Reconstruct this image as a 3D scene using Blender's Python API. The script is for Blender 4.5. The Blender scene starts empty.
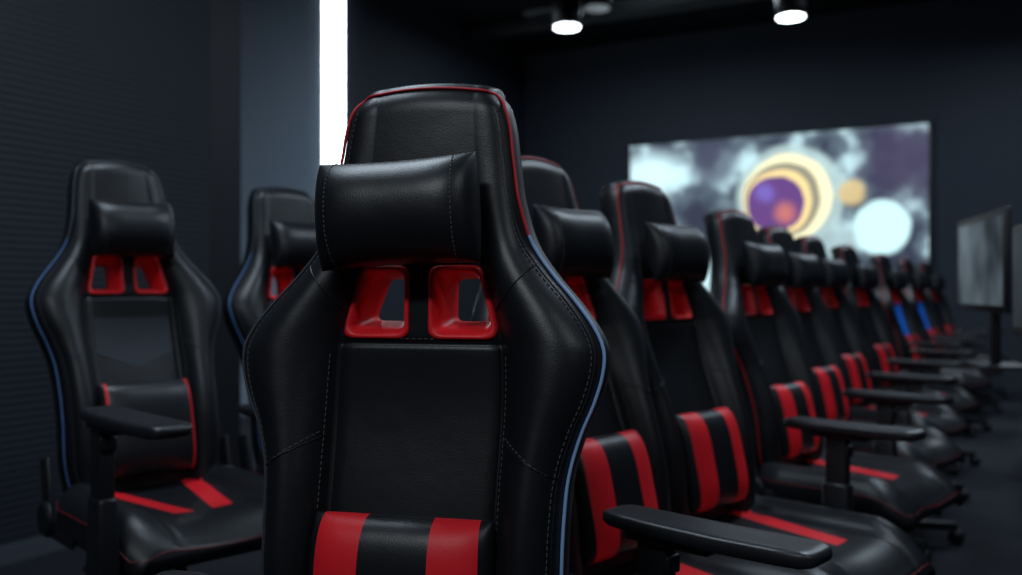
import bpy, bmesh, math, random
from mathutils import Vector, Matrix
random.seed(4)
S = bpy.context.scene
COL = S.collection
F = 900.0
CAMH = 1.05

# ------------------------------------------------------------------ materials
def newmat(name):
    m = bpy.data.materials.new(name); m.use_nodes = True
    nt = m.node_tree
    b = nt.nodes.get('Principled BSDF')
    return m, nt, b

def leather(name, col, rough=0.42, scale=420, bump=0.12, spec=0.5):
    m, nt, b = newmat(name)
    b.inputs['Base Color'].default_value = (*col, 1)
    b.inputs['Roughness'].default_value = rough
    b.inputs['Specular IOR Level'].default_value = spec
    tc = nt.nodes.new('ShaderNodeTexCoord')
    v = nt.nodes.new('ShaderNodeTexVoronoi'); v.inputs['Scale'].default_value = scale
    n = nt.nodes.new('ShaderNodeTexNoise'); n.inputs['Scale'].default_value = 9; n.inputs['Detail'].default_value = 3
    nt.links.new(tc.outputs['Object'], v.inputs['Vector'])
    nt.links.new(tc.outputs['Object'], n.inputs['Vector'])
    b1 = nt.nodes.new('ShaderNodeBump'); b1.inputs['Strength'].default_value = bump; b1.inputs['Distance'].default_value = 0.001
    b2 = nt.nodes.new('ShaderNodeBump'); b2.inputs['Strength'].default_value = 0.22; b2.inputs['Distance'].default_value = 0.008
    nt.links.new(v.outputs['Distance'], b1.inputs['Height'])
    nt.links.new(n.outputs['Fac'], b2.inputs['Height'])
    nt.links.new(b2.outputs['Normal'], b1.inputs['Normal'])
    nt.links.new(b1.outputs['Normal'], b.inputs['Normal'])
    return m

def plain(name, col, rough=0.5, metal=0.0, spec=0.5, noise=0.0, nscale=30):
    m, nt, b = newmat(name)
    b.inputs['Base Color'].default_value = (*col, 1)
    b.inputs['Roughness'].default_value = rough
    b.inputs['Metallic'].default_value = metal
    b.inputs['Specular IOR Level'].default_value = spec
    tc = nt.nodes.new('ShaderNodeTexCoord')
    n = nt.nodes.new('ShaderNodeTexNoise'); n.inputs['Scale'].default_value = nscale; n.inputs['Detail'].default_value = 4
    nt.links.new(tc.outputs['Object'], n.inputs['Vector'])
    mr = nt.nodes.new('ShaderNodeMapRange')
    mr.inputs['To Min'].default_value = max(0.02, rough - 0.05); mr.inputs['To Max'].default_value = min(1, rough + 0.05)
    nt.links.new(n.outputs['Fac'], mr.inputs['Value']); nt.links.new(mr.outputs[0], b.inputs['Roughness'])
    if noise > 0:
        mx = nt.nodes.new('ShaderNodeMix'); mx.data_type = 'RGBA'
        mx.inputs[6].default_value = (*[c*(1-noise) for c in col], 1)
        mx.inputs[7].default_value = (*[min(1, c*(1+noise)) for c in col], 1)
        nt.links.new(n.outputs['Fac'], mx.inputs[0]); nt.links.new(mx.outputs[2], b.inputs['Base Color'])
    return m

def emis(name, col, strength):
    m, nt, b = newmat(name)
    b.inputs['Base Color'].default_value = (*col, 1)
    b.inputs['Emission Color'].default_value = (*col, 1)
    b.inputs['Emission Strength'].default_value = strength
    return m

LB = (0.0080, 0.0090, 0.0115)
RED = (0.78, 0.015, 0.025)
M_BLACK = leather('black_leather', LB, 0.39, spec=.42)
M_BLACK2 = leather('black_leather_side', (0.008, 0.009, 0.012), 0.43, spec=.42)
M_RED = leather('red_leather', RED, 0.46, spec=.34)
M_REDP = plain('red_plastic', (0.90, 0.018, 0.026), 0.42, spec=.4)
M_BLUE = leather('blue_leather', (0.02, 0.22, 1.0), 0.42)
M_PIPE_R = plain('red_piping', (0.55, 0.010, 0.020), 0.5)
M_PIPE_RIM = plain('rimlit_piping', (0.28, 0.45, 0.78), 0.45)  # blue-white light along the shell edge, painted into the piping colour
M_PIPE_RIM_DIM = plain('dim_rimlit_piping', (0.09, 0.20, 0.45), 0.45)  # weaker blue edge light on the left chairs, painted into the piping
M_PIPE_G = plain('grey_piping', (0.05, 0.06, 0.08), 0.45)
M_STITCH = plain('grey_thread', (0.075, 0.08, 0.095), 0.7)
M_PLASTIC = plain('black_plastic', (0.012, 0.013, 0.016), 0.42, spec=.42)
M_PAD = plain('armpad_rubber', (0.014, 0.015, 0.018), 0.38, spec=.5)
M_METAL = plain('dark_metal', (0.05, 0.05, 0.055), 0.3, 0.9)
M_PANEL = plain('grey_mesh_fabric', (0.030, 0.035, 0.045), 0.6, spec=.3)

def seat_mat():
    m = leather('seat_leather', LB, 0.40, spec=.43)
    nt = m.node_tree; b = nt.nodes['Principled BSDF']
    tc = nt.nodes.new('ShaderNodeTexCoord'); sp = nt.nodes.new('ShaderNodeSeparateXYZ')
    nt.links.new(tc.outputs['Object'], sp.inputs[0])
    def mth(op, a, bb=None):
        n = nt.nodes.new('ShaderNodeMath'); n.operation = op
        for i, v in enumerate((a, bb)):
            if v is None: continue
            if isinstance(v, (int, float)): n.inputs[i].default_value = v
            else: nt.links.new(v, n.inputs[i])
        return n.outputs[0]
    ax = mth('ABSOLUTE', sp.outputs['X'])
    c = mth('ADD', mth('MULTIPLY', sp.outputs['Y'], 0.20), 0.075)
    d = mth('ABSOLUTE', mth('SUBTRACT', ax, c))
    k1 = mth('LESS_THAN', d, 0.026)
    k2 = mth('GREATER_THAN', sp.outputs['Y'], -0.13)
    k3 = mth('GREATER_THAN', sp.outputs['Z'], 0.43)
    k = mth('MULTIPLY', mth('MULTIPLY', k1, k2), k3)
    mx = nt.nodes.new('ShaderNodeMix'); mx.data_type = 'RGBA'
    mx.inputs[6].default_value = (*LB, 1); mx.inputs[7].default_value = (*RED, 1)
    nt.links.new(k, mx.inputs[0]); nt.links.new(mx.outputs[2], b.inputs['Base Color'])
    return m
M_SEAT = seat_mat()

# ------------------------------------------------------------------ helpers
def interp(pts, x):
    if x <= pts[0][0]: return pts[0][1]
    if x >= pts[-1][0]: return pts[-1][1]
    for i in range(len(pts)-1):
        x0, y0 = pts[i]; x1, y1 = pts[i+1]
        if x0 <= x <= x1:
            t = (x-x0)/(x1-x0)
            def slope(j):
                if j <= 0: return (pts[1][1]-pts[0][1])/(pts[1][0]-pts[0][0])
                if j >= len(pts)-1: return (pts[-1][1]-pts[-2][1])/(pts[-1][0]-pts[-2][0])
                a = (pts[j][1]-pts[j-1][1])/(pts[j][0]-pts[j-1][0]); b = (pts[j+1][1]-pts[j][1])/(pts[j+1][0]-pts[j][0])
                return (a+b)/2
            m0 = slope(i)*(x1-x0); m1 = slope(i+1)*(x1-x0)
            return (2*t**3-3*t**2+1)*y0+(t**3-2*t**2+t)*m0+(-2*t**3+3*t**2)*y1+(t**3-t**2)*m1

def mesh_from(name, verts, faces, mats, fm=None, smooth=True):
    me = bpy.data.meshes.new(name)
    me.from_pydata([tuple(v) for v in verts], [], faces)
    for m in mats: me.materials.append(m)
    for i, p in enumerate(me.polygons):
        p.use_smooth = smooth
        if fm: p.material_index = fm[i]
    bm = bmesh.new(); bm.from_mesh(me); bmesh.ops.recalc_face_normals(bm, faces=bm.faces); bm.to_mesh(me); bm.free()
    me.update()
    return me

def obj(name, data, parent=None, loc=(0, 0, 0), rot=(0, 0, 0)):
    o = bpy.data.objects.new(name, data); COL.objects.link(o)
    o.location = loc; o.rotation_euler = rot
    if parent: o.parent = parent
    return o

def box_mesh(name, size, mat, bevel=0.0, center=(0, 0, 0), seg=2, taper=None):
    bm = bmesh.new(); bmesh.ops.create_cube(bm, size=1)
    for v in bm.verts:
        v.co = Vector((v.co.x*size[0], v.co.y*size[1], v.co.z*size[2]))
        if taper and v.co.z > 0: v.co.x *= taper[0]; v.co.y *= taper[1]
    if bevel > 0:
        bmesh.ops.bevel(bm, geom=bm.edges[:], offset=bevel, segments=seg, affect='EDGES', profile=0.5)
    for v in bm.verts: v.co += Vector(center)
    me = bpy.data.meshes.new(name); bm.to_mesh(me); bm.free(); me.materials.append(mat)
    for p in me.polygons: p.use_smooth = bevel > 0 and seg > 1
    return me

def join_meshes(name, meshes, mats):
    bm = bmesh.new()
    for me, mi in meshes:
        n0 = len(bm.faces)
        bm.from_mesh(me)
        bm.faces.ensure_lookup_table()
        for f in bm.faces[n0:]: f.material_index = mi
        bpy.data.meshes.remove(me)
    out = bpy.data.meshes.new(name); bm.to_mesh(out); bm.free()
    for m in mats: out.materials.append(m)
    return out

def cyl_mesh(name, r, h, mat, axis='Z', center=(0, 0, 0), seg=24, r2=None, bevel=0.0):
    bm = bmesh.new()
    bmesh.ops.create_cone(bm, cap_ends=True, segments=seg, radius1=r, radius2=r if r2 is None else r2, depth=h)
    if bevel > 0:
        es = [e for e in bm.edges if abs(e.verts[0].co.z-e.verts[1].co.z) < 1e-6]
        bmesh.ops.bevel(bm, geom=es, offset=bevel, segments=2, affect='EDGES')
    if axis == 'X': bmesh.ops.rotate(bm, verts=bm.verts, matrix=Matrix.Rotation(math.pi/2, 3, 'Y'))
    if axis == 'Y': bmesh.ops.rotate(bm, verts=bm.verts, matrix=Matrix.Rotation(math.pi/2, 3, 'X'))
    for v in bm.verts: v.co += Vector(center)
    me = bpy.data.meshes.new(name); bm.to_mesh(me); bm.free(); me.materials.append(mat)
    for p in me.polygons: p.use_smooth = len(p.vertices) == 4
    return me

def tube_curve(name, pts, r, mat, cyclic=False):
    cu = bpy.data.curves.new(name, 'CURVE'); cu.dimensions = '3D'; cu.bevel_depth = r; cu.bevel_resolution = 2
    plist = pts if isinstance(pts[0], list) else [pts]
    for pp in plist:
        sp = cu.splines.new('POLY'); sp.points.add(len(pp)-1)
        for i, p in enumerate(pp): sp.points[i].co = (*p, 1)
        sp.use_cyclic_u = cyclic; sp.use_smooth = True
    cu.use_fill_caps = True
    cu.materials.append(mat)
    return cu

# ------------------------------------------------------------------ backrest shape
H = 0.93; TILT = math.radians(13); Y0 = 0.215; Z0 = 0.46
ST, CT = math.sin(TILT), math.cos(TILT)
def back2chair(x, d, s):      # d = forward displacement
    return Vector((x, Y0 + s*ST - d*CT, Z0 + s*CT + d*ST))
WP = [(0, .190), (.09, .206), (.195, .207), (.287, .209), (.35, .214), (.41, .229), (.455, .246), (.495, .256), (.528, .257), (.555, .247),
      (.60, .217), (.64, .185), (.685, .156), (.75, .136), (.82, .126), (.88, .119), (.905, .113), (.92, .107), (.93, .098)]
BP = [(0, .112), (.3, .118), (.53, .118), (.545, .116), (.65, .090), (.70, .084), (.93, .070)]
BB = [(0, .045), (.15, .052), (.3, .055), (.45, .052), (.55, .042), (.63, .028), (.7, .015), (.78, .006), (.93, .002)]
HOLE0, HOLE1 = .548, .648
def W(s): return interp(WP, s)
def B(s): return interp(BP, s)
def wing(s): return math.exp(-((s-.42)/.22)**2)
def front(x, s):
    w = W(s); b = B(s); ax = abs(x)
    d = .022*math.exp(-((s-.18)/.16)**2) - .010*math.exp(-((s-.45)/.12)**2)
    d += .030*(ax/.26)**2*wing(s)
    if s < .70:
        fade = 1 if s < .64 else (.70-s)/.06
        g = abs(ax-b)
        d -= .006*fade*math.exp(-(g/.004)**2)
    hp = min(1, max(0, (s-.68)/.08))
    if ax < b:
        d += .006*(1-(ax/b)**2)*(1-hp)
    else:
        t = min(1, (ax-b)/(w-b))
        d += interp(BB, s)*max(0, math.sin(math.pi*min(1, t*.93)))**.75
        d -= .022*t**4*(1-.5*hp)
    d += hp*.010*(1-(ax/w)**2)
    if ax < b:
        d -= .004*math.exp(-((s-.535)/.004)**2)
    if s > .90: d -= .012*((s-.90)/.03)**2
    return d
def sdrop(x, s):
    k = max(0, (s-.8)/.13)
    return s - .009*k*(x/.1)**2

def build_backrest(name='backrest_shell', blue=False):
    rows = [0.0]
    s = 0
    while s < H-1e-6:
        s += .0105; rows.append(min(s, H))
    rows = [r for r in rows if abs(r-HOLE0) > .005 and abs(r-HOLE1) > .005 and abs(r-.535) > .006] + [HOLE0, HOLE1, .529, .532, .535, .538, .541]
    rows = sorted(rows)
    def cols(s):
        w = W(s); b = B(s); a = .020
        xs = [0, a*.5, a]
        xs += [a+(b-.006-a)*k/6 for k in range(1, 7)]
        xs += [b-.003, b, b+.003]
        n = 12
        for k in range(1, n+1):
            t = math.sin(k/n*math.pi/2)
            xs.append(b+.003+(w-b-.003)*t)
        return xs
    verts = []; rings = []
    allrows = []
    nC = len(cols(0.3))
    for s in rows: allrows.append((s, 0, 1.0, 1.0))
    for a in (25, 50, 70, 85):
        r = math.radians(a); allrows.append((H, .016*math.sin(r), math.cos(r)*.8+.2, 1-.08*(1-math.cos(r))))
    for (s, up, ts, ws) in allrows:
        xs = cols(s); w = W(s)
        half = xs
        fx = [-x for x in reversed(half[1:])] + half
        ring = []
        de = front(w, s)
        def put(x, d, ss):
            m = -.035
            d2 = m+(d-m)*ts
            v = back2chair(x*ws, d2, ss+up)
            verts.append(v); ring.append(len(verts)-1)
        for x in fx: put(x, front(x, s), sdrop(x, s))
        put(w+.005, de-.012, sdrop(w, s)); put(w+.007, de-.030, sdrop(w, s)); put(w+.003, de-.050, sdrop(w, s)); put(w-.006, de-.060, sdrop(w, s))
        for x in reversed(fx):
            q = abs(x)/w
            db = -.088 + (.022*math.exp(-((s-.18)/.16)**2)) + q**4*(de-.066+.088-.022*math.exp(-((s-.18)/.16)**2))
            put(x*.955, db, sdrop(x, s))
        put(-w+.006, de-.060, sdrop(w, s)); put(-w-.003, de-.050, sdrop(w, s)); put(-w-.007, de-.030, sdrop(w, s)); put(-w-.005, de-.012, sdrop(w, s))
        rings.append(ring)
    nf = 2*nC-1
    faces = []; fm = []
    n = len(rings[0])
    def in_hole(i, j):
        s0 = allrows[i][0]; s1 = allrows[i+1][0]
        if s0 < HOLE0-1e-6 or s1 > HOLE1+1e-6 or allrows[i+1][1] > 0: return False
        if j < nf-1: jj = j
        elif nf+4 <= j < nf+4+nf-1: jj = (nf-2) - (j-(nf+4))
        else: return False
        c = nC-1
        k = jj-c if jj >= c else c-1-jj
        return 2 <= k < 9
    for i in range(len(rings)-1):
        for j in range(n):
            if in_hole(i, j): continue
            j2 = (j+1) % n
            faces.append((rings[i][j], rings[i][j2], rings[i+1][j2], rings[i+1][j]))
            side = j >= nf-1
            mi = 1 if side else 0
            kk = (j-(nC-1) if j >= nC-1 else nC-2-j) if not side else 0
            if blue and not side and kk < 9 and j < nC+6 and .22 < allrows[i][0] < .54: mi = 2
            fm.append(mi)
    for ring in (rings[0], rings[-1]):
        fr = ring[:nf]; bk = list(reversed(ring[nf+4:nf+4+nf]))
        for k in range(nf-1):
            faces.append((fr[k], fr[k+1], bk[k+1], bk[k])); fm.append(1)
        r4 = ring[nf:nf+4]; l4 = ring[nf+4+nf:]
        faces.append(tuple([fr[-1]]+r4+[bk[-1]])); fm.append(1)
        faces.append(tuple([bk[0]]+l4+[fr[0]])); fm.append(1)
    return mesh_from(name, verts, faces, [M_BLACK, M_BLACK2, M_BLUE], fm)
ME_BACK = build_backrest()
ME_BACK_BLUE = build_backrest('backrest_shell_blue', True)

def rounded_poly(corners, r, n=6):
    out = []
    N = len(corners)
    for i in range(N):
        p = Vector(corners[i]); a = Vector(corners[i-1]); c = Vector(corners[(i+1) % N])
        u = (a-p).normalized(); v = (c-p).normalized()
        ang = u.angle(v); t = r/math.tan(ang/2)
        p0 = p+u*t; p1 = p+v*t
        for k in range(n+1):
            q = k/n
            out.append((1-q)**2*p0+2*q*(1-q)*p+q*q*p1)
    return out
def build_bezels():
    verts = []; faces = []
    for sg in (-1, 1):
        def loop(e, r, d, back=0, bot=None):
            a = .020; s0, s1 = HOLE0, HOLE1
            bo = e if bot is None else bot
            c = [(a-e, s0-bo), (B(s0)-.006+e*1.2, s0-bo), (B(s1)-.006+e, s1+e*(.6 if bot is not None else 1)), (a-e, s1+e*(.6 if bot is not None else 1))]
            pts = rounded_poly(c, r)
            base = len(verts)
            for p in pts:
                dd = front(min(abs(p.x), .2), p.y)+d if back == 0 else d
                verts.append(back2chair(sg*p.x, dd, p.y))
            return list(range(base, len(verts)))
        L = [loop(.006, .018, -.004), loop(.006, .018, .002), loop(.003, .018, .004), loop(-.001, .017, .002), loop(-.007, .014, -.028, 1, -.012), loop(-.012, .011, -.058, 1, -.022),
             loop(-.013, .011, -.082, 1, -.024), loop(.004, .02, -.096, 1), loop(.006, .02, -.086, 1)]
        n = len(L[0])
        for a, b in zip(L[:-1], L[1:]):
            for j in range(n): faces.append((a[j], a[(j+1) % n], b[(j+1) % n], b[j]))
    return mesh_from('hole_bezels', verts, faces, [M_REDP])
ME_BEZ = build_bezels()

# piping
def edge_pts(s0, s1, sg, n, t=1.0, off=.002, lift=.002):
    out = []
    for k in range(n+1):
        s = s0+(s1-s0)*k/n
        w = W(s); b = B(s); x = b+(w-b)*t
        out.append(back2chair(sg*(x+off), front(x, s)+lift, sdrop(x, s)))
    return out
def top_pts():
    w = W(H)
    return [back2chair(w*(k/10), front(w*k/10, H)+.001, sdrop(w*k/10, H)+.002) for k in range(-10, 11)]
SPL = .70
CU_PIPE_T = tube_curve('upper_piping', edge_pts(SPL, H, -1, 30)+top_pts()[1:-1]+list(reversed(edge_pts(SPL, H, 1, 30))), .0022, M_PIPE_R)
CU_PIPE_1 = tube_curve('lower_piping', [edge_pts(0.02, SPL, -1, 60)], .0020, M_PIPE_R)
CU_PIPE_2 = tube_curve('lower_piping', [edge_pts(0.02, SPL, 1, 60)], .0024, M_PIPE_R)

def stitches(paths, r=.0009, ln=.0055, gap=.0035, mat=M_STITCH):
    segs = []
    for p in paths:
        acc = 0; cur = [p[0]]; on = True; target = ln
        for i in range(len(p)-1):
            a = p[i]; b = p[i+1]; L = (b-a).length; pos = 0
            while L-pos > target-acc:
                pos += target-acc; q = a.lerp(b, pos/L)
                if on: cur.append(q); segs.append(cur)
                else: cur = [q]
                on = not on; target = ln if on else gap; acc = 0
                if on: cur = [q]
            acc += L-pos
    return tube_curve('stitching', [[c[0], c[-1]] for c in segs], r, mat)
def surf_path(f, n=60, lift=.0008):
    out = []
    for k in range(n+1):
        x, s = f(k/n); out.append(back2chair(x, front(x, s)+lift, sdrop(x, s)))
    return out
paths = []
for sg in (-1, 1):
    paths.append(surf_path(lambda t: (sg*(B(.02+.50*t)+.008), .02+.50*t), lift=.0000))
    paths.append(surf_path(lambda t: (sg*(W(.03+.88*t)-.013), .03+.88*t), 90))
    paths.append(surf_path(lambda t: (sg*(B(.39)+.012+t*(W(.36)-B(.39)-.03)), .40-.05*t), 20))
paths.append(surf_path(lambda t: (-.10+.20*t, .545-.003), 20))
CU_ST = stitches(paths, r=.0007)
seamp = []
for sg in (-1, 1):
    seamp.append(surf_path(lambda t: (sg*(B(.39)+.006+t*(W(.36)-B(.39)-.012)), .395-.05*t), 24, .0003))
    seamp.append(surf_path(lambda t: (sg*(B(.60)+.008+t*(W(.66)-B(.60)-.014)), .585+.07*t), 24, .0003))
    seamp.append(surf_path(lambda t: (sg*(W(.10+.80*t)-.009), .10+.80*t), 90, .0003))
CU_SEAM = tube_curve('wing_seams', seamp, .0012, M_BLACK2)

# pillows
def pillow(name, hx, hz, th, px, pz, mats, stripe=None, flare=0.0, nx=40, nz=28, sag=0):
    verts = []; faces = []; fm = []
    idx = {}
    for side in (0, 1):
        for i in range(nx+1):
            u = -math.cos(math.pi*i/nx)
            if stripe: u = -1+2*i/nx
            for j in range(nz+1):
                v = -math.cos(math.pi*j/nz)
                edge = i in (0, nx) or j in (0, nz)
                if side == 1 and edge: idx[(1, i, j)] = idx[(0, i, j)]; continue
                t = ((1-abs(u)**px)*(1-abs(v)**pz))
                t = max(0, t)**.5
                x = u*hx*(1-.03*abs(v)**3); z = v*hz*(1+flare*u*u)
                y = -th*t if side == 0 else th*t*.55
                idx[(side, i, j)] = len(verts); verts.append((x, y + sag*u*u, z))
    for side in (0, 1):
        for i in range(nx):
            for j in range(nz):
                f = (idx[(side, i, j)], idx[(side, i+1, j)], idx[(side, i+1, j+1)], idx[(side, i, j+1)])
                faces.append(f)
                xm = abs(-1+2*(i+.5)/nx)*hx
                fm.append(1 if stripe and stripe[0] < xm < stripe[1] else 0)
    return mesh_from(name, verts, faces, mats, fm)
NPX = 4.5; NHX = .115; NHZ = .077; NTH = .058; NFL = .05
ME_NECK = pillow('neck_pillow', NHX, NHZ, NTH, NPX, 2.2, [M_BLACK], flare=NFL, sag=-.006)
ME_LUMB = pillow('lumbar_pillow', .128, .125, .045, 5, 4, [M_BLACK, M_RED], stripe=(.045, .112), nx=60)
ME_LUMB2 = pillow('lumbar_pillow_dark', .128, .125, .045, 5, 4, [M_BLACK, M_RED], stripe=(.108, .115), nx=80)
def neck_seam():
    res = []
    for sg in (-1, 1):
        u = .76*sg; pts = []
        for k in range(49):
            a = 2*math.pi*k/48
            v = math.sin(a); c = math.cos(a)
            t = ((1-abs(u)**NPX)*max(0, 1-abs(v)**2.2))**.5
            y = -(NTH if c > 0 else -NTH*.55)*t
            pts.append(Vector((u*NHX*(1-.03*abs(v)**3), y*1.012-.006*u*u, v*NHZ*(1+NFL*u*u)*1.005)))
        res.append(pts)
    return res
CU_NSEAM = stitches(neck_seam(), r=.0008, ln=.004, gap=.003)

# seat
def build_seat():
    verts = []; rings = []
    ys = [-.285+.525*k/44 for k in range(45)]
    def w(y):
        w0 = .245
        if y < -.16: w0 *= (1-((-.16-y)/.125)**3*.16)
        if y > .15: w0 -= .03*((y-.15)/.09)
        return w0
    def top(x, y):
        q = abs(x)/w(y)
        z = .475 - .012*math.cos(min(1, q/.6)*math.pi/2)
        if q > .55:
            t = (q-.55)/.45
            z += .034*math.sin(math.pi*min(1, t*.85))*(1 if y > -.15 else max(0.2, 1-(-.15-y)/.12))
            z -= .03*t**4
        z -= .005*math.exp(-((q-.55)/.02)**2)
        if y < -.17: z -= .055*((-.17-y)/.115)**2
        return z
    N = 40
    for idx, y in enumerate(ys):
        ring = []
        wy = w(y)
        f = 1.0
        if idx == 0: f = .55
        if idx == 1: f = .85
        if idx == len(ys)-1: f = .7
        mid = .42
        def put(x, z):
            verts.append((x, y, mid+(z-mid)*f)); ring.append(len(verts)-1)
        for k in range(N+1):
            u = -1+2*k/N; put(u*wy, top(u*wy, y))
        ze = top(wy, y)
        put(wy+.006, ze-.02); put(wy+.004, ze-.05); put(wy-.01, .385)
        for k in range(N+1):
            u = 1-2*k/N; put(u*wy*.92, .375)
        put(-wy+.01, .385); put(-wy-.004, ze-.05); put(-wy-.006, ze-.02)
        rings.append(ring)
    faces = []
    n = len(rings[0])
    for i in range(len(rings)-1):
        for j in range(n):
            faces.append((rings[i][j], rings[i][(j+1) % n], rings[i+1][(j+1) % n], rings[i+1][j]))
    faces.append(tuple(rings[0])); faces.append(tuple(reversed(rings[-1])))
    me = mesh_from('seat', verts, faces, [M_SEAT])
    pip = [Vector((-w(y)-.004, y, top(w(y), y)-.004)) for y in reversed(ys[2:])]
    pip += [Vector((w(ys[1])*(-1+2*k/20), -.284, .42+(top(w(ys[1])*(-1+2*k/20), ys[0])-.42)*.6)) for k in range(1, 20)]
    pip += [Vector((w(y)+.004, y, top(w(y), y)-.004)) for y in ys[2:]]
    return me, tube_curve('seat_piping', pip, .0016, plain('dark_red_piping', (.16, .006, .01), .5))
ME_SEAT, CU_SEATP = build_seat()

# armrest
def build_pad():
    verts = []; rings = []
    n = 24
    prof = [(-.155, .55, .5), (-.150, .78, .8), (-.138, .92, 1), (-.11, 1, 1), (-.04, 1.03, 1), (.05, .97, 1), (.10, .92, 1), (.125, .82, 1), (.137, .66, .8), (.142, .45, .5)]
    for (y, ws, hs) in prof:
        r = []
        for k in range(n):
            a = 2*math.pi*k/n; c, s = math.cos(a), math.sin(a)
            x = .048*ws*math.copysign(abs(c)**.45, c); z = .016*hs*math.copysign(abs(s)**.55, s)
            if s > 0: z -= .004*(1-(abs(x)/.048)**2)
            verts.append((x, y, z+.004*(y/.15)**2)); r.append(len(verts)-1)
        rings.append(r)
    faces = []
    for a, b in zip(rings[:-1], rings[1:]):
        for j in range(n): faces.append((a[j], a[(j+1) % n], b[(j+1) % n], b[j]))
    faces.append(tuple(rings[0])); faces.append(tuple(rings[-1]))
    return mesh_from('armpad', verts, faces, [M_PAD])
ME_PAD = build_pad()
ME_PADPLATE = box_mesh('pad_plate', (.06, .16, .016), M_PLASTIC, .005)
ME_POST = join_meshes('arm_post', [
    (box_mesh('a', (.034, .060, .24), M_PLASTIC, .007, (0, 0, -.12)), 0),
    (box_mesh('c', (.036, .012, .03), M_METAL, .003, (0, -.03, -.04)), 0)], [M_PLASTIC])
ME_SLEEVE = box_mesh('arm_sleeve', (.050, .090, .20), M_PLASTIC, .010, (0, 0, 0), taper=(.85, .8))
ME_BRK = box_mesh('arm_bracket', (.16, .075, .016), M_PLASTIC, .005, (-.06, 0, 0))

def build_base():
    parts = []
    parts.append((cyl_mesh('h', .05, .07, M_PLASTIC, center=(0, 0, .095), r2=.04, bevel=.005), 0))
    parts.append((cyl_mesh('g', .027, .20, M_PLASTIC, center=(0, 0, .21)), 0))
    parts.append((cyl_mesh('g2', .015, .14, M_METAL, center=(0, 0, .30)), 1))
    for k in range(5):
        a = 2*math.pi*k/5+.3
        me = box_mesh('l', (.30, .055, .035), M_PLASTIC, .010, (.17, 0, .085))
        for v in me.vertices:
            t = (v.co.x-.02)/.3
            v.co.y *= 1-.4*t; v.co.z += -.012*t
        me.transform(Matrix.Rotation(a, 4, 'Z')); parts.append((me, 0))
        for o in (-.014, .014):
            c = cyl_mesh('w', .029, .02, M_PLASTIC, 'X', (0, 0, 0), bevel=.004)
            c.transform(Matrix.Translation((.315*math.cos(a), .315*math.sin(a), .0295)) @ Matrix.Rotation(a+.8, 4, 'Z') @ Matrix.Translation((o, 0, 0)))
            parts.append((c, 0))
        c = cyl_mesh('st', .007, .03, M_METAL, center=(.315*math.cos(a), .315*math.sin(a), .058)); parts.append((c, 1))
    return join_meshes('star_base', parts, [M_PLASTIC, M_METAL])
ME_BASE = build_base()
ME_MECH = join_meshes('tilt_mechanism', [(box_mesh('m', (.20, .24, .045), M_PLASTIC, .01, (0, 0, .355)), 0),
    (cyl_mesh('lv', .006, .16, M_METAL, 'X', (-.17, -.04, .35)), 1)], [M_PLASTIC, M_METAL])
def build_hinge():
    parts = []
    for sg in (-1, 1):
        me = box_mesh('p', (.012, .06, .20), M_PLASTIC, .004, (0, 0, 0)); me.transform(Matrix.Translation((sg*.243, .24, .47)) @ Matrix.Rotation(-TILT, 4, 'X')); parts.append((me, 0))
        me = box_mesh('p', (.012, .20, .05), M_PLASTIC, .004, (sg*.243, .15, .40)); parts.append((me, 0))
        parts.append((cyl_mesh('d', .045, .02, M_PLASTIC, 'X', (sg*.252, .225, .42), bevel=.006), 0))
    return join_meshes('recline_hinges', parts, [M_PLASTIC])
ME_HINGE = build_hinge()
def build_patch():
    verts = []; faces = []
    nx, ns = 20, 14
    for i in range(nx+1):
        x = -.104+.208*i/nx
        for j in range(ns+1):
            lo = .375-.045*(1-abs(x)/.104); hi = .475
            s = lo+(hi-lo)*j/ns
            verts.append(back2chair(x, front(x, s)+.0015, s))
    for i in range(nx):
        for j in range(ns):
            a = i*(ns+1)+j; faces.append((a, a+1, a+ns+2, a+ns+1))
    return mesh_from('chest_patch', verts, faces, [M_PANEL])
ME_PATCH = build_patch()

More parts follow.
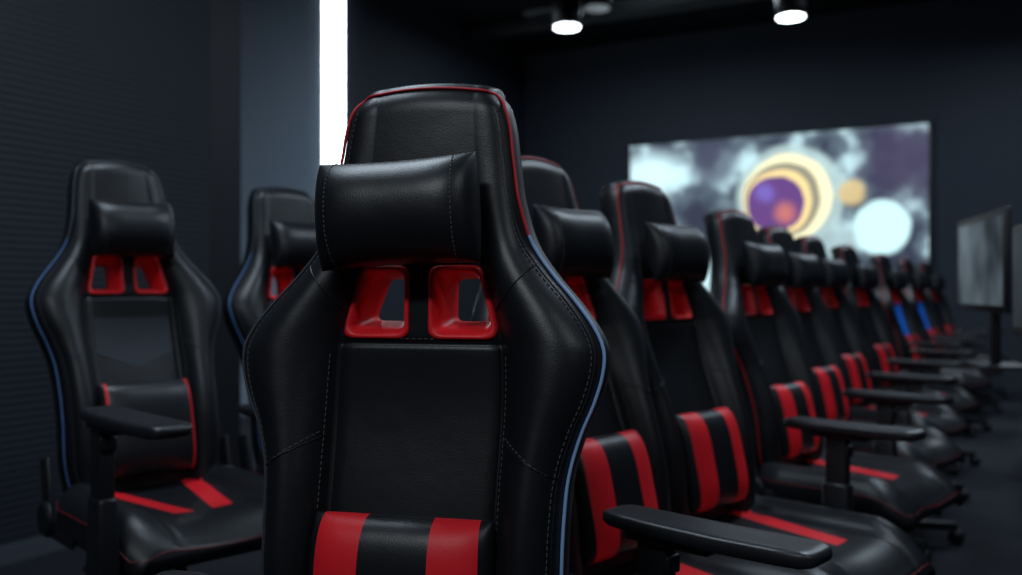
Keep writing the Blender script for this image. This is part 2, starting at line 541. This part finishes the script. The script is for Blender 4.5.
PIV = Vector((0, Y0, Z0))
def chair(px, depth, theta, dz=0, arm_dz=0, pipe_l=None, pipe_r=None, pipe_top=None, patch=False, blue=False, neck_dx=0, neck_rz=0, neck_ry=0, neck_ds=0,
          arms=(-1, 1), arm_fwd=0, arm_x=.292, pad_len=1.2, rec=0, wide=1.0, tall=1.0, back_dz=0):
    th = math.radians(theta); rc = math.radians(rec)
    HEADOFF = Y0+H*tall*math.sin(TILT-rc)
    hx = (px-511)/F*depth; hy = depth
    bx = hx+HEADOFF*math.sin(th); by = hy-HEADOFF*math.cos(th)
    e = obj('gaming_chair', None, None, (bx, by, 0), (0, 0, th)); e.empty_display_size = .2
    bk = obj('backrest', None, e, PIV+Vector((0, 0, dz+back_dz)), (rc, 0, 0)); bk.empty_display_size = .1
    bk.scale = (wide, 1, tall)
    def up(o): o.location.z += dz; return o
    def bp(name, data, p=Vector((0, 0, 0)), rot=(0, 0, 0)):
        return obj(name, data, bk, Vector(p)-PIV, rot)
    def ov(o, m, slot=0):
        o.material_slots[slot].link = 'OBJECT'; o.material_slots[slot].material = m
    bp('backrest_shell', ME_BACK_BLUE if blue else ME_BACK)
    bp('hole_bezels', ME_BEZ)
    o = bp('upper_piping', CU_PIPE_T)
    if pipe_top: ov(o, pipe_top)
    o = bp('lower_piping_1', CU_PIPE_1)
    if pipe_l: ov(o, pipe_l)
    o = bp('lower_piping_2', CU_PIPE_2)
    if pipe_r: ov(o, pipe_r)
    if depth < 4:
        bp('stitching', CU_ST); bp('wing_seams', CU_SEAM)
    p = back2chair(neck_dx, .055, .715+neck_ds)
    bp('neck_pillow', ME_NECK, p, (-TILT+.02, neck_ry, neck_rz))
    if depth < 4: bp('neck_stitching', CU_NSEAM, p, (-TILT+.02, neck_ry, neck_rz))
    p = back2chair(0, .045, .162)
    bp('lumbar_pillow', ME_LUMB2 if patch else ME_LUMB, p, (-TILT, 0, 0))
    if patch: bp('chest_patch', ME_PATCH)
    up(obj('seat', ME_SEAT, e)); up(obj('seat_piping', CU_SEATP, e))
    up(obj('recline_hinges', ME_HINGE, e)); up(obj('tilt_mechanism', ME_MECH, e))
    for sg in arms:
        a = .68+arm_dz; f = -arm_fwd
        o = up(obj('armpad', ME_PAD, e, (sg*arm_x, -.03+f, a-.014))); o.scale = (1, pad_len, 1)
        up(obj('pad_plate', ME_PADPLATE, e, (sg*arm_x, -.01+f*.8, a-.034)))
        up(obj('arm_post', ME_POST, e, (sg*arm_x, f*.65, a-.035)))
        up(obj('arm_sleeve', ME_SLEEVE, e, (sg*arm_x, f*.65, .455)))
        up(obj('arm_bracket', ME_BRK, e, (sg*arm_x, f*.65, .362), (0, 0, 0 if sg > 0 else math.pi)))
    obj('star_base', ME_BASE, e)
    return e

# main
chair(424, 1.335, -13, dz=-.02, back_dz=.020, tall=.958, rec=8.5, wide=1.05, pipe_l=M_PIPE_G, pipe_r=M_PIPE_RIM, neck_dx=-.015, neck_ry=math.radians(-3), neck_ds=.012)
# left pair
chair(118, 2.6, 44, dz=.05, arm_dz=.065, arm_fwd=.34, arm_x=.272, pad_len=1.4, pipe_l=M_PIPE_RIM_DIM, pipe_r=M_PIPE_G, pipe_top=M_PIPE_G, patch=True)
chair(286, 3.1, 44, dz=.03, pipe_l=M_PIPE_RIM_DIM, pipe_r=M_PIPE_G, pipe_top=M_PIPE_G, patch=True)
# row
chair(537, 2.08, 46, dz=-.015, arms=(-1,), arm_fwd=.17, arm_dz=0.01, pad_len=1.3)
ROW = [(644, 2.52, 44, -.02), (737, 3.3, 46, -.03), (781, 4.05, 47, -.037), (814, 4.8, 47, -.035), (849, 5.7, 47, -.04), (884, 7.0, 47, -.045), (908, 8.0, 47, -.045), (926, 9.0, 47, -.05)]
for i, (px, z, t, dz) in enumerate(ROW):
    chair(px, z, t, dz=dz, blue=(i in (5, 6)), arms=(1,) if i < 5 else (-1, 1), arm_dz=.035, pad_len=1.25)

# ------------------------------------------------------------------ room
R = Vector((.47, .883, 0)).normalized(); Q = Vector((R.y, -R.x, 0))
RANG = math.atan2(R.y, R.x)
CEIL = 4.2
def wallmat(name, col, rough=.7, ribs=False):
    m = plain(name, col, rough, noise=.12, nscale=1.5, spec=.3)
    nt = m.node_tree; b = nt.nodes['Principled BSDF']
    tc = nt.nodes.new('ShaderNodeTexCoord')
    if ribs:
        w = nt.nodes.new('ShaderNodeTexWave'); w.bands_direction = 'Z'; w.inputs['Scale'].default_value = 11; w.inputs['Distortion'].default_value = .4
        w.inputs['Detail'].default_value = 2
    else:
        w = nt.nodes.new('ShaderNodeTexNoise'); w.inputs['Scale'].default_value = 60
    nt.links.new(tc.outputs['Object'], w.inputs['Vector'])
    bp = nt.nodes.new('ShaderNodeBump'); bp.inputs['Strength'].default_value = .28 if ribs else .1; bp.inputs['Distance'].default_value = .006
    nt.links.new(w.outputs['Fac'] if 'Fac' in w.outputs else w.outputs[0], bp.inputs['Height'])
    nt.links.new(bp.outputs['Normal'], b.inputs['Normal'])
    return m
MW = wallmat('dark_wall_paint', (.021, .027, .038))
MWB = wallmat('back_wall_paint', (.028, .035, .049))
MRIB = wallmat('ribbed_wall_panel', (.020, .0245, .033), .55, True)
MFR = plain('black_trim', (.008, .009, .012), .5)
MBB = plain('grey_baseboard', (.07, .08, .10), .5)
MGP = wallmat('grey_wall_panel', (.30, .37, .46))
MCE = plain('black_ceiling', (.008, .009, .012), .9, spec=.1)
MFL = plain('dark_carpet', (.018, .020, .026), .9, noise=.5, nscale=90, spec=.15)

def obox(name, origin, l, t, h, mat, z0=0, bevel=0, side=1):
    me = box_mesh(name, (l, t, h), mat, bevel, (l/2, t/2*side, h/2))
    o = obj(name, me, None, (origin.x, origin.y, z0), (0, 0, RANG)); return o

C0 = Vector((.19, 12.1, 0))
N0 = Vector((-1.86, 3.6, 0))
near_start = N0 - R*5.6
obox('wall_left', near_start, 5.6+.86, 2.0, CEIL, MRIB)
obox('trim_1', near_start+R*(5.6+.86), .20, 2.0, CEIL, MFR)
fl_start = C0 - R*8.6
obox('wall_alcove', fl_start, 8.6, .15, CEIL, MW)
obox('trim_2', C0 - R*5.6 + Q*.03, 1.38, .03, CEIL, MGP)
obox('baseboard_left', near_start+Q*.015, 5.6+.86, .015, .07, MBB)
led = obox('led_light_strip', C0 - R*4.16 + Q*.05, .26, .05, CEIL-.05, emis('led_white', (.80, .92, 1.0), 9), z0=.02, bevel=.004)
me = box_mesh('wall_back', (11, .15, CEIL), MWB, 0, (5.5, .075, CEIL/2))
QANG = math.atan2(Q.y, Q.x)
obj('wall_back', me, None, (C0.x-Q.x*.2, C0.y-Q.y*.2, 0), (0, 0, QANG))
me = box_mesh('wall_right', (16, .15, CEIL), MW, 0, (8, -.075, CEIL/2))
wr0 = C0 + Q*7.4 - R*15.5
obj('wall_right', me, None, (wr0.x, wr0.y, 0), (0, 0, RANG))
me = box_mesh('wall_rear', (11, .15, CEIL), MW, 0, (5.5, -.075, CEIL/2))
rr = near_start - Q*.5
obj('wall_rear', me, None, (rr.x, rr.y, 0), (0, 0, QANG))
me = box_mesh('floor', (26, 26, .1), MFL, 0, (0, 0, -.05)); obj('floor', me, None, (1, 5, 0), (0, 0, RANG))
me = box_mesh('ceiling', (26, 26, .1), MCE, 0, (0, 0, .05)); obj('ceiling', me, None, (1, 5, CEIL), (0, 0, RANG))

# wall screen --------------------------------------------------------------
def line_back(px):
    p = (px-511)/F
    return (p*C0.y - C0.x)/(Q.x - p*Q.y)
m0, m1 = line_back(632), line_back(929)
SW = m1-m0
y1 = (C0+Q*m1).y
ztop = CAMH + (290-124)/F*y1
zbot = 1.0
SH = ztop-zbot
def screen_mat(name, w, h, strength=2.0):
    m, nt, b = newmat(name)
    tc = nt.nodes.new('ShaderNodeTexCoord'); sp = nt.nodes.new('ShaderNodeSeparateXYZ'); nt.links.new(tc.outputs['Object'], sp.inputs[0])
    def mth(op, a, bb=None):
        n = nt.nodes.new('ShaderNodeMath'); n.operation = op
        for i, v in enumerate((a, bb)):
            if v is None: continue
            if isinstance(v, (int, float)): n.inputs[i].default_value = v
            else: nt.links.new(v, n.inputs[i])
        return n.outputs[0]
    wn = nt.nodes.new('ShaderNodeTexNoise'); wn.inputs['Scale'].default_value = 3.0; wn.inputs['Detail'].default_value = 2
    nt.links.new(tc.outputs['Object'], wn.inputs['Vector'])
    ws = nt.nodes.new('ShaderNodeSeparateColor'); nt.links.new(wn.outputs['Color'], ws.inputs[0])
    def warp(x, c): return mth('ADD', x, mth('MULTIPLY', mth('SUBTRACT', c, .5), .022))
    U = warp(mth('DIVIDE', sp.outputs['X'], w), ws.outputs[0])
    V = warp(mth('DIVIDE', sp.outputs['Z'], w), ws.outputs[1])
    def dist(u, v, sy=1.0, sx=1.0):
        a = mth('MULTIPLY', mth('SUBTRACT', U, u), sx); c = mth('MULTIPLY', mth('SUBTRACT', V, v), sy)
        return mth('SQRT', mth('ADD', mth('MULTIPLY', a, a), mth('MULTIPLY', c, c)))
    def smooth(x, e0, e1):
        n = nt.nodes.new('ShaderNodeMapRange'); n.interpolation_type = 'SMOOTHSTEP'
        n.inputs['From Min'].default_value = e0; n.inputs['From Max'].default_value = e1
        n.inputs['To Min'].default_value = 1; n.inputs['To Max'].default_value = 0
        nt.links.new(x, n.inputs['Value']); return n.outputs[0]
    no = nt.nodes.new('ShaderNodeTexNoise'); no.inputs['Scale'].default_value = 1.8; no.inputs['Detail'].default_value = 4
    nt.links.new(tc.outputs['Object'], no.inputs['Vector'])
    cr = nt.nodes.new('ShaderNodeValToRGB')
    cr.color_ramp.elements[0].position = .42; cr.color_ramp.elements[0].color = (.03, .04, .07, 1)
    cr.color_ramp.elements[1].position = .62; cr.color_ramp.elements[1].color = (.55, .80, .86, 1)
    e = cr.color_ramp.elements.new(.52); e.color = (.12, .17, .21, 1)
    nt.links.new(no.outputs['Fac'], cr.inputs[0])
    cur = cr.outputs[0]
    def over(cur, mask, col, k=1.0):
        mx = nt.nodes.new('ShaderNodeMix'); mx.data_type = 'RGBA'
        nt.links.new(cur, mx.inputs[6]); mx.inputs[7].default_value = (*col, 1)
        nt.links.new(mth('MULTIPLY', mask, k), mx.inputs[0]); return mx.outputs[2]
    HH = h/w
    cur = over(cur, smooth(dist(.08, HH*.80, 1.6), .05, .17), (.66, .94, 1.0), .95)
    cur = over(cur, smooth(dist(.08, HH*.30), .05, .18), (.46, .68, .74), .7)
    cur = over(cur, smooth(dist(.93, HH*.80), .05, .20), (.055, .045, .10), .9)
    cur = over(cur, smooth(dist(.31, HH*.84), .04, .12), (.06, .07, .12), .85)
    cur = over(cur, smooth(dist(.26, HH*.52), .02, .07), (.03, .035, .06), .8)
    cur = over(cur, smooth(dist(.57, HH*.60), .165, .19), (.46, .62, .62), .8)
    cur = over(cur, smooth(dist(.56, HH*.60), .144, .154), (1.0, .95, .60), 1)
    cur = over(cur, smooth(dist(.545, HH*.59), .124, .133), (.30, .29, .22), 1)
    cur = over(cur, smooth(dist(.535, HH*.58), .108, .115), (1.0, .76, .34), .95)
    cur = over(cur, smooth(dist(.525, HH*.57), .092, .101), (.13, .055, .22), 1)
    cur = over(cur, smooth(dist(.555, HH*.51), .01, .055), (.72, .22, .14), .7)
    cur = over(cur, smooth(dist(.49, HH*.64), .01, .05), (.20, .15, .58), .8)
    cur = over(cur, smooth(dist(.77, HH*.62), .03, .055), (.66, .50, .22), .9)
    cur = over(cur, smooth(dist(.86, HH*.40), .080, .098), (.62, .92, .96), 1)
    cur = over(cur, smooth(dist(.73, HH*.32), .03, .08), (.40, .55, .58), .8)
    b.inputs['Base Color'].default_value = (.01, .01, .01, 1); b.inputs['Roughness'].default_value = .3
    nt.links.new(cur, b.inputs['Emission Color']); b.inputs['Emission Strength'].default_value = strength
    return m
tv = obj('wall_screen', None, None, tuple(C0+Q*m0-R*.06+Vector((0, 0, zbot))), (0, 0, QANG))
obj('screen_frame', box_mesh('screen_frame', (SW+.06, .06, SH+.06), MFR, .008, (SW/2, .035, SH/2)), tv)
me = mesh_from('screen_face', [(0, 0, 0), (SW, 0, 0), (SW, 0, SH), (0, 0, SH)], [(0, 1, 2, 3)], [screen_mat('screen_picture', SW, SH, 1.2)], smooth=False)
obj('screen_face', me, tv, (0, -.0, 0))

# ceiling spot cans --------------------------------------------------------
def can(px, py, hz, power=60, on=True, rad=.115):
    z = (hz-CAMH)*F/(290-py); x = (px-511)/F*z
    e = obj('ceiling_spotlight', None, None, (x, z, hz))
    parts = [(cyl_mesh('c', rad+.015, .22, MFR, center=(0, 0, .12), bevel=.01, seg=32), 0),
             (cyl_mesh('r', .012, CEIL-hz-.23, MFR, center=(0, 0, .23+(CEIL-hz-.23)/2)), 0),
             (cyl_mesh('p', .06, .03, MFR, center=(0, 0, CEIL-hz-.015)), 0)]
    obj('spotlight_body', join_meshes('spotlight_body', parts, [MFR]), e)
    obj('spotlight_lens', cyl_mesh('spotlight_lens', rad, .014, emis('lens_on', (.85, .95, 1), 9 if on else .12), center=(0, 0, .008), seg=32), e)
    if on:
        l = bpy.data.lights.new('spot', 'SPOT'); l.energy = power; l.spot_size = math.radians(120); l.spot_blend = .7; l.shadow_soft_size = .1; l.color = (.80, .91, 1)
        obj('spot_lamp', l, e, (0, 0, -.01))
    return e
can(567, 28, 3.4, 135); can(791, 18, 3.4, 135)
can(597, 9, 3.55, on=False, rad=.11)
for k in range(3):
    me = box_mesh('ceiling_beam', (9, .12, .16), MFR, .01, (4.5, 0, 0))
    p = C0 - R*(1.5+k*2.0)
    obj('ceiling_beam', me, None, (p.x, p.y, CEIL-.10), (0, 0, QANG))

def panel(name, x, y, z, sx, sy, power, col, rz=0):  # area light added to brighten the scene, dressed with housing and rods
    e = obj(name, None, None, (x, y, z), (0, 0, rz))
    parts = [(box_mesh('h', (sx+.04, sy+.04, .05), MFR, .006, (0, 0, .035)), 0)]
    for s in (-1, 1):
        parts.append((cyl_mesh('r', .004, CEIL-z-.05, MFR, center=(s*sx*.4, 0, .05+(CEIL-z-.05)/2)), 0))
    obj('housing', join_meshes('housing', parts, [MFR]), e)
    l = bpy.data.lights.new('area', 'AREA'); l.shape = 'RECTANGLE'; l.size = sx; l.size_y = sy; l.energy = power; l.color = col
    obj('lamp', l, e, (0, 0, -.005))
    return e
panel('added_panel_light', -.9, 2.1, 3.3, 1.4, .3, 33, (.72, .86, 1), RANG)  # this and the panels below are added for brightness
panel('added_panel_light', 1.8, 3.2, 3.5, 2.4, .3, 52, (.72, .86, 1), RANG)
panel('added_panel_light', -1.0, -.7, 2.9, 1.2, .3, 34, (.84, .93, 1), 0)
panel('added_panel_light', 1.6, -.4, 2.9, 1.2, .3, 17, (.84, .93, 1), 0)
panel('added_panel_light', 4.2, 7.0, 3.7, 2.4, .4, 50, (.72, .86, 1), RANG)
panel('added_panel_light', 1.3, 9.0, 3.9, 2.4, .4, 42, (.72, .86, 1), QANG)

# desk and monitors at right -----------------------------------------------
DK = Vector((1.80, 3.0, 0)) - R*1.3
desk = obj('gaming_desk', None, None, tuple(DK), (0, 0, RANG))
MD = plain('desk_black', (.006, .006, .008), .7, spec=.1)
obj('desk_top', box_mesh('desk_top', (4.5, .7, .03), MD, .006, (2.25, -.35, .735)), desk)
for x in (.06, 2.25, 4.44):
    obj('desk_leg', box_mesh('desk_leg', (.05, .6, .72), MD, .006, (x, -.36, .36)), desk)
def monitor(pn, pf, zn, zf, h=.40, zc=1.0, st_=.5):
    a = Vector(((pn-511)/F*zn, zn, 0)); b = Vector(((pf-511)/F*zf, zf, 0))
    d = (b-a); L = d.length; ang = math.atan2(d.y, d.x)
    e = obj('computer_monitor', None, None, (a.x, a.y, zc), (0, 0, ang))
    fr = [(box_mesh('f', (L, .018, h), MFR, .005, (L/2, -.012, 0)), 0), (box_mesh('f2', (L*.5, .03, h*.5), MFR, .01, (L/2, -.032, 0)), 0)]
    st = [(box_mesh('s1', (.05, .03, zc-.76), MFR, .005, (L/2, -.06, -(zc-.76)/2)), 0), (box_mesh('s2', (.24, .18, .012), MFR, .004, (L/2, -.07, .756-zc)), 0)]
    obj('monitor_body', join_meshes('monitor_body', fr+st, [MFR]), e)
    m, nt, bb = newmat('monitor_picture')
    tc = nt.nodes.new('ShaderNodeTexCoord'); no = nt.nodes.new('ShaderNodeTexNoise'); no.inputs['Scale'].default_value = 2.5
    nt.links.new(tc.outputs['Object'], no.inputs['Vector'])
    cr = nt.nodes.new('ShaderNodeValToRGB'); cr.color_ramp.elements[0].position = .40; cr.color_ramp.elements[0].color = (.02, .03, .042, 1)
    cr.color_ramp.elements[1].position = .72; cr.color_ramp.elements[1].color = (.26, .34, .40, 1)
    nt.links.new(no.outputs['Fac'], cr.inputs[0]); nt.links.new(cr.outputs[0], bb.inputs['Emission Color']); bb.inputs['Emission Strength'].default_value = st_
    bb.inputs['Base Color'].default_value = (.01, .01, .01, 1); bb.inputs['Roughness'].default_value = .55; bb.inputs['Specular IOR Level'].default_value = .15
    me = mesh_from('monitor_screen', [(.04, .0, -h/2+.025), (L-.018, .0, -h/2+.025), (L-.018, .0, h/2-.025), (.04, .0, h/2-.025)], [(0, 1, 2, 3)], [m], smooth=False)
    obj('monitor_screen', me, e, (0, -.002, 0))
monitor(1005, 957, 3.15, 3.9, .375, 1.155, .45)
monitor(1082, 1011, 2.2, 2.85, .34, 1.08, .12)

# ------------------------------------------------------------------ world/camera
w = bpy.data.worlds.new('World'); S.world = w; w.use_nodes = True
w.node_tree.nodes['Background'].inputs[0].default_value = (.05, .07, .11, 1); w.node_tree.nodes['Background'].inputs[1].default_value = .3
cam = bpy.data.cameras.new('camera'); co = bpy.data.objects.new('camera', cam); COL.objects.link(co)
co.location = (0, 0, CAMH); co.rotation_euler = (math.radians(90.15), 0, 0)
cam.sensor_width = 36; cam.lens = F/1022*36; cam.clip_start = .05
cam.dof.use_dof = True; cam.dof.focus_distance = 1.25; cam.dof.aperture_fstop = 2.6
S.camera = co
try:
    S.view_settings.view_transform = 'Standard'; S.view_settings.look = 'None'; S.view_settings.exposure = 0.0
except Exception as ex: print(ex)
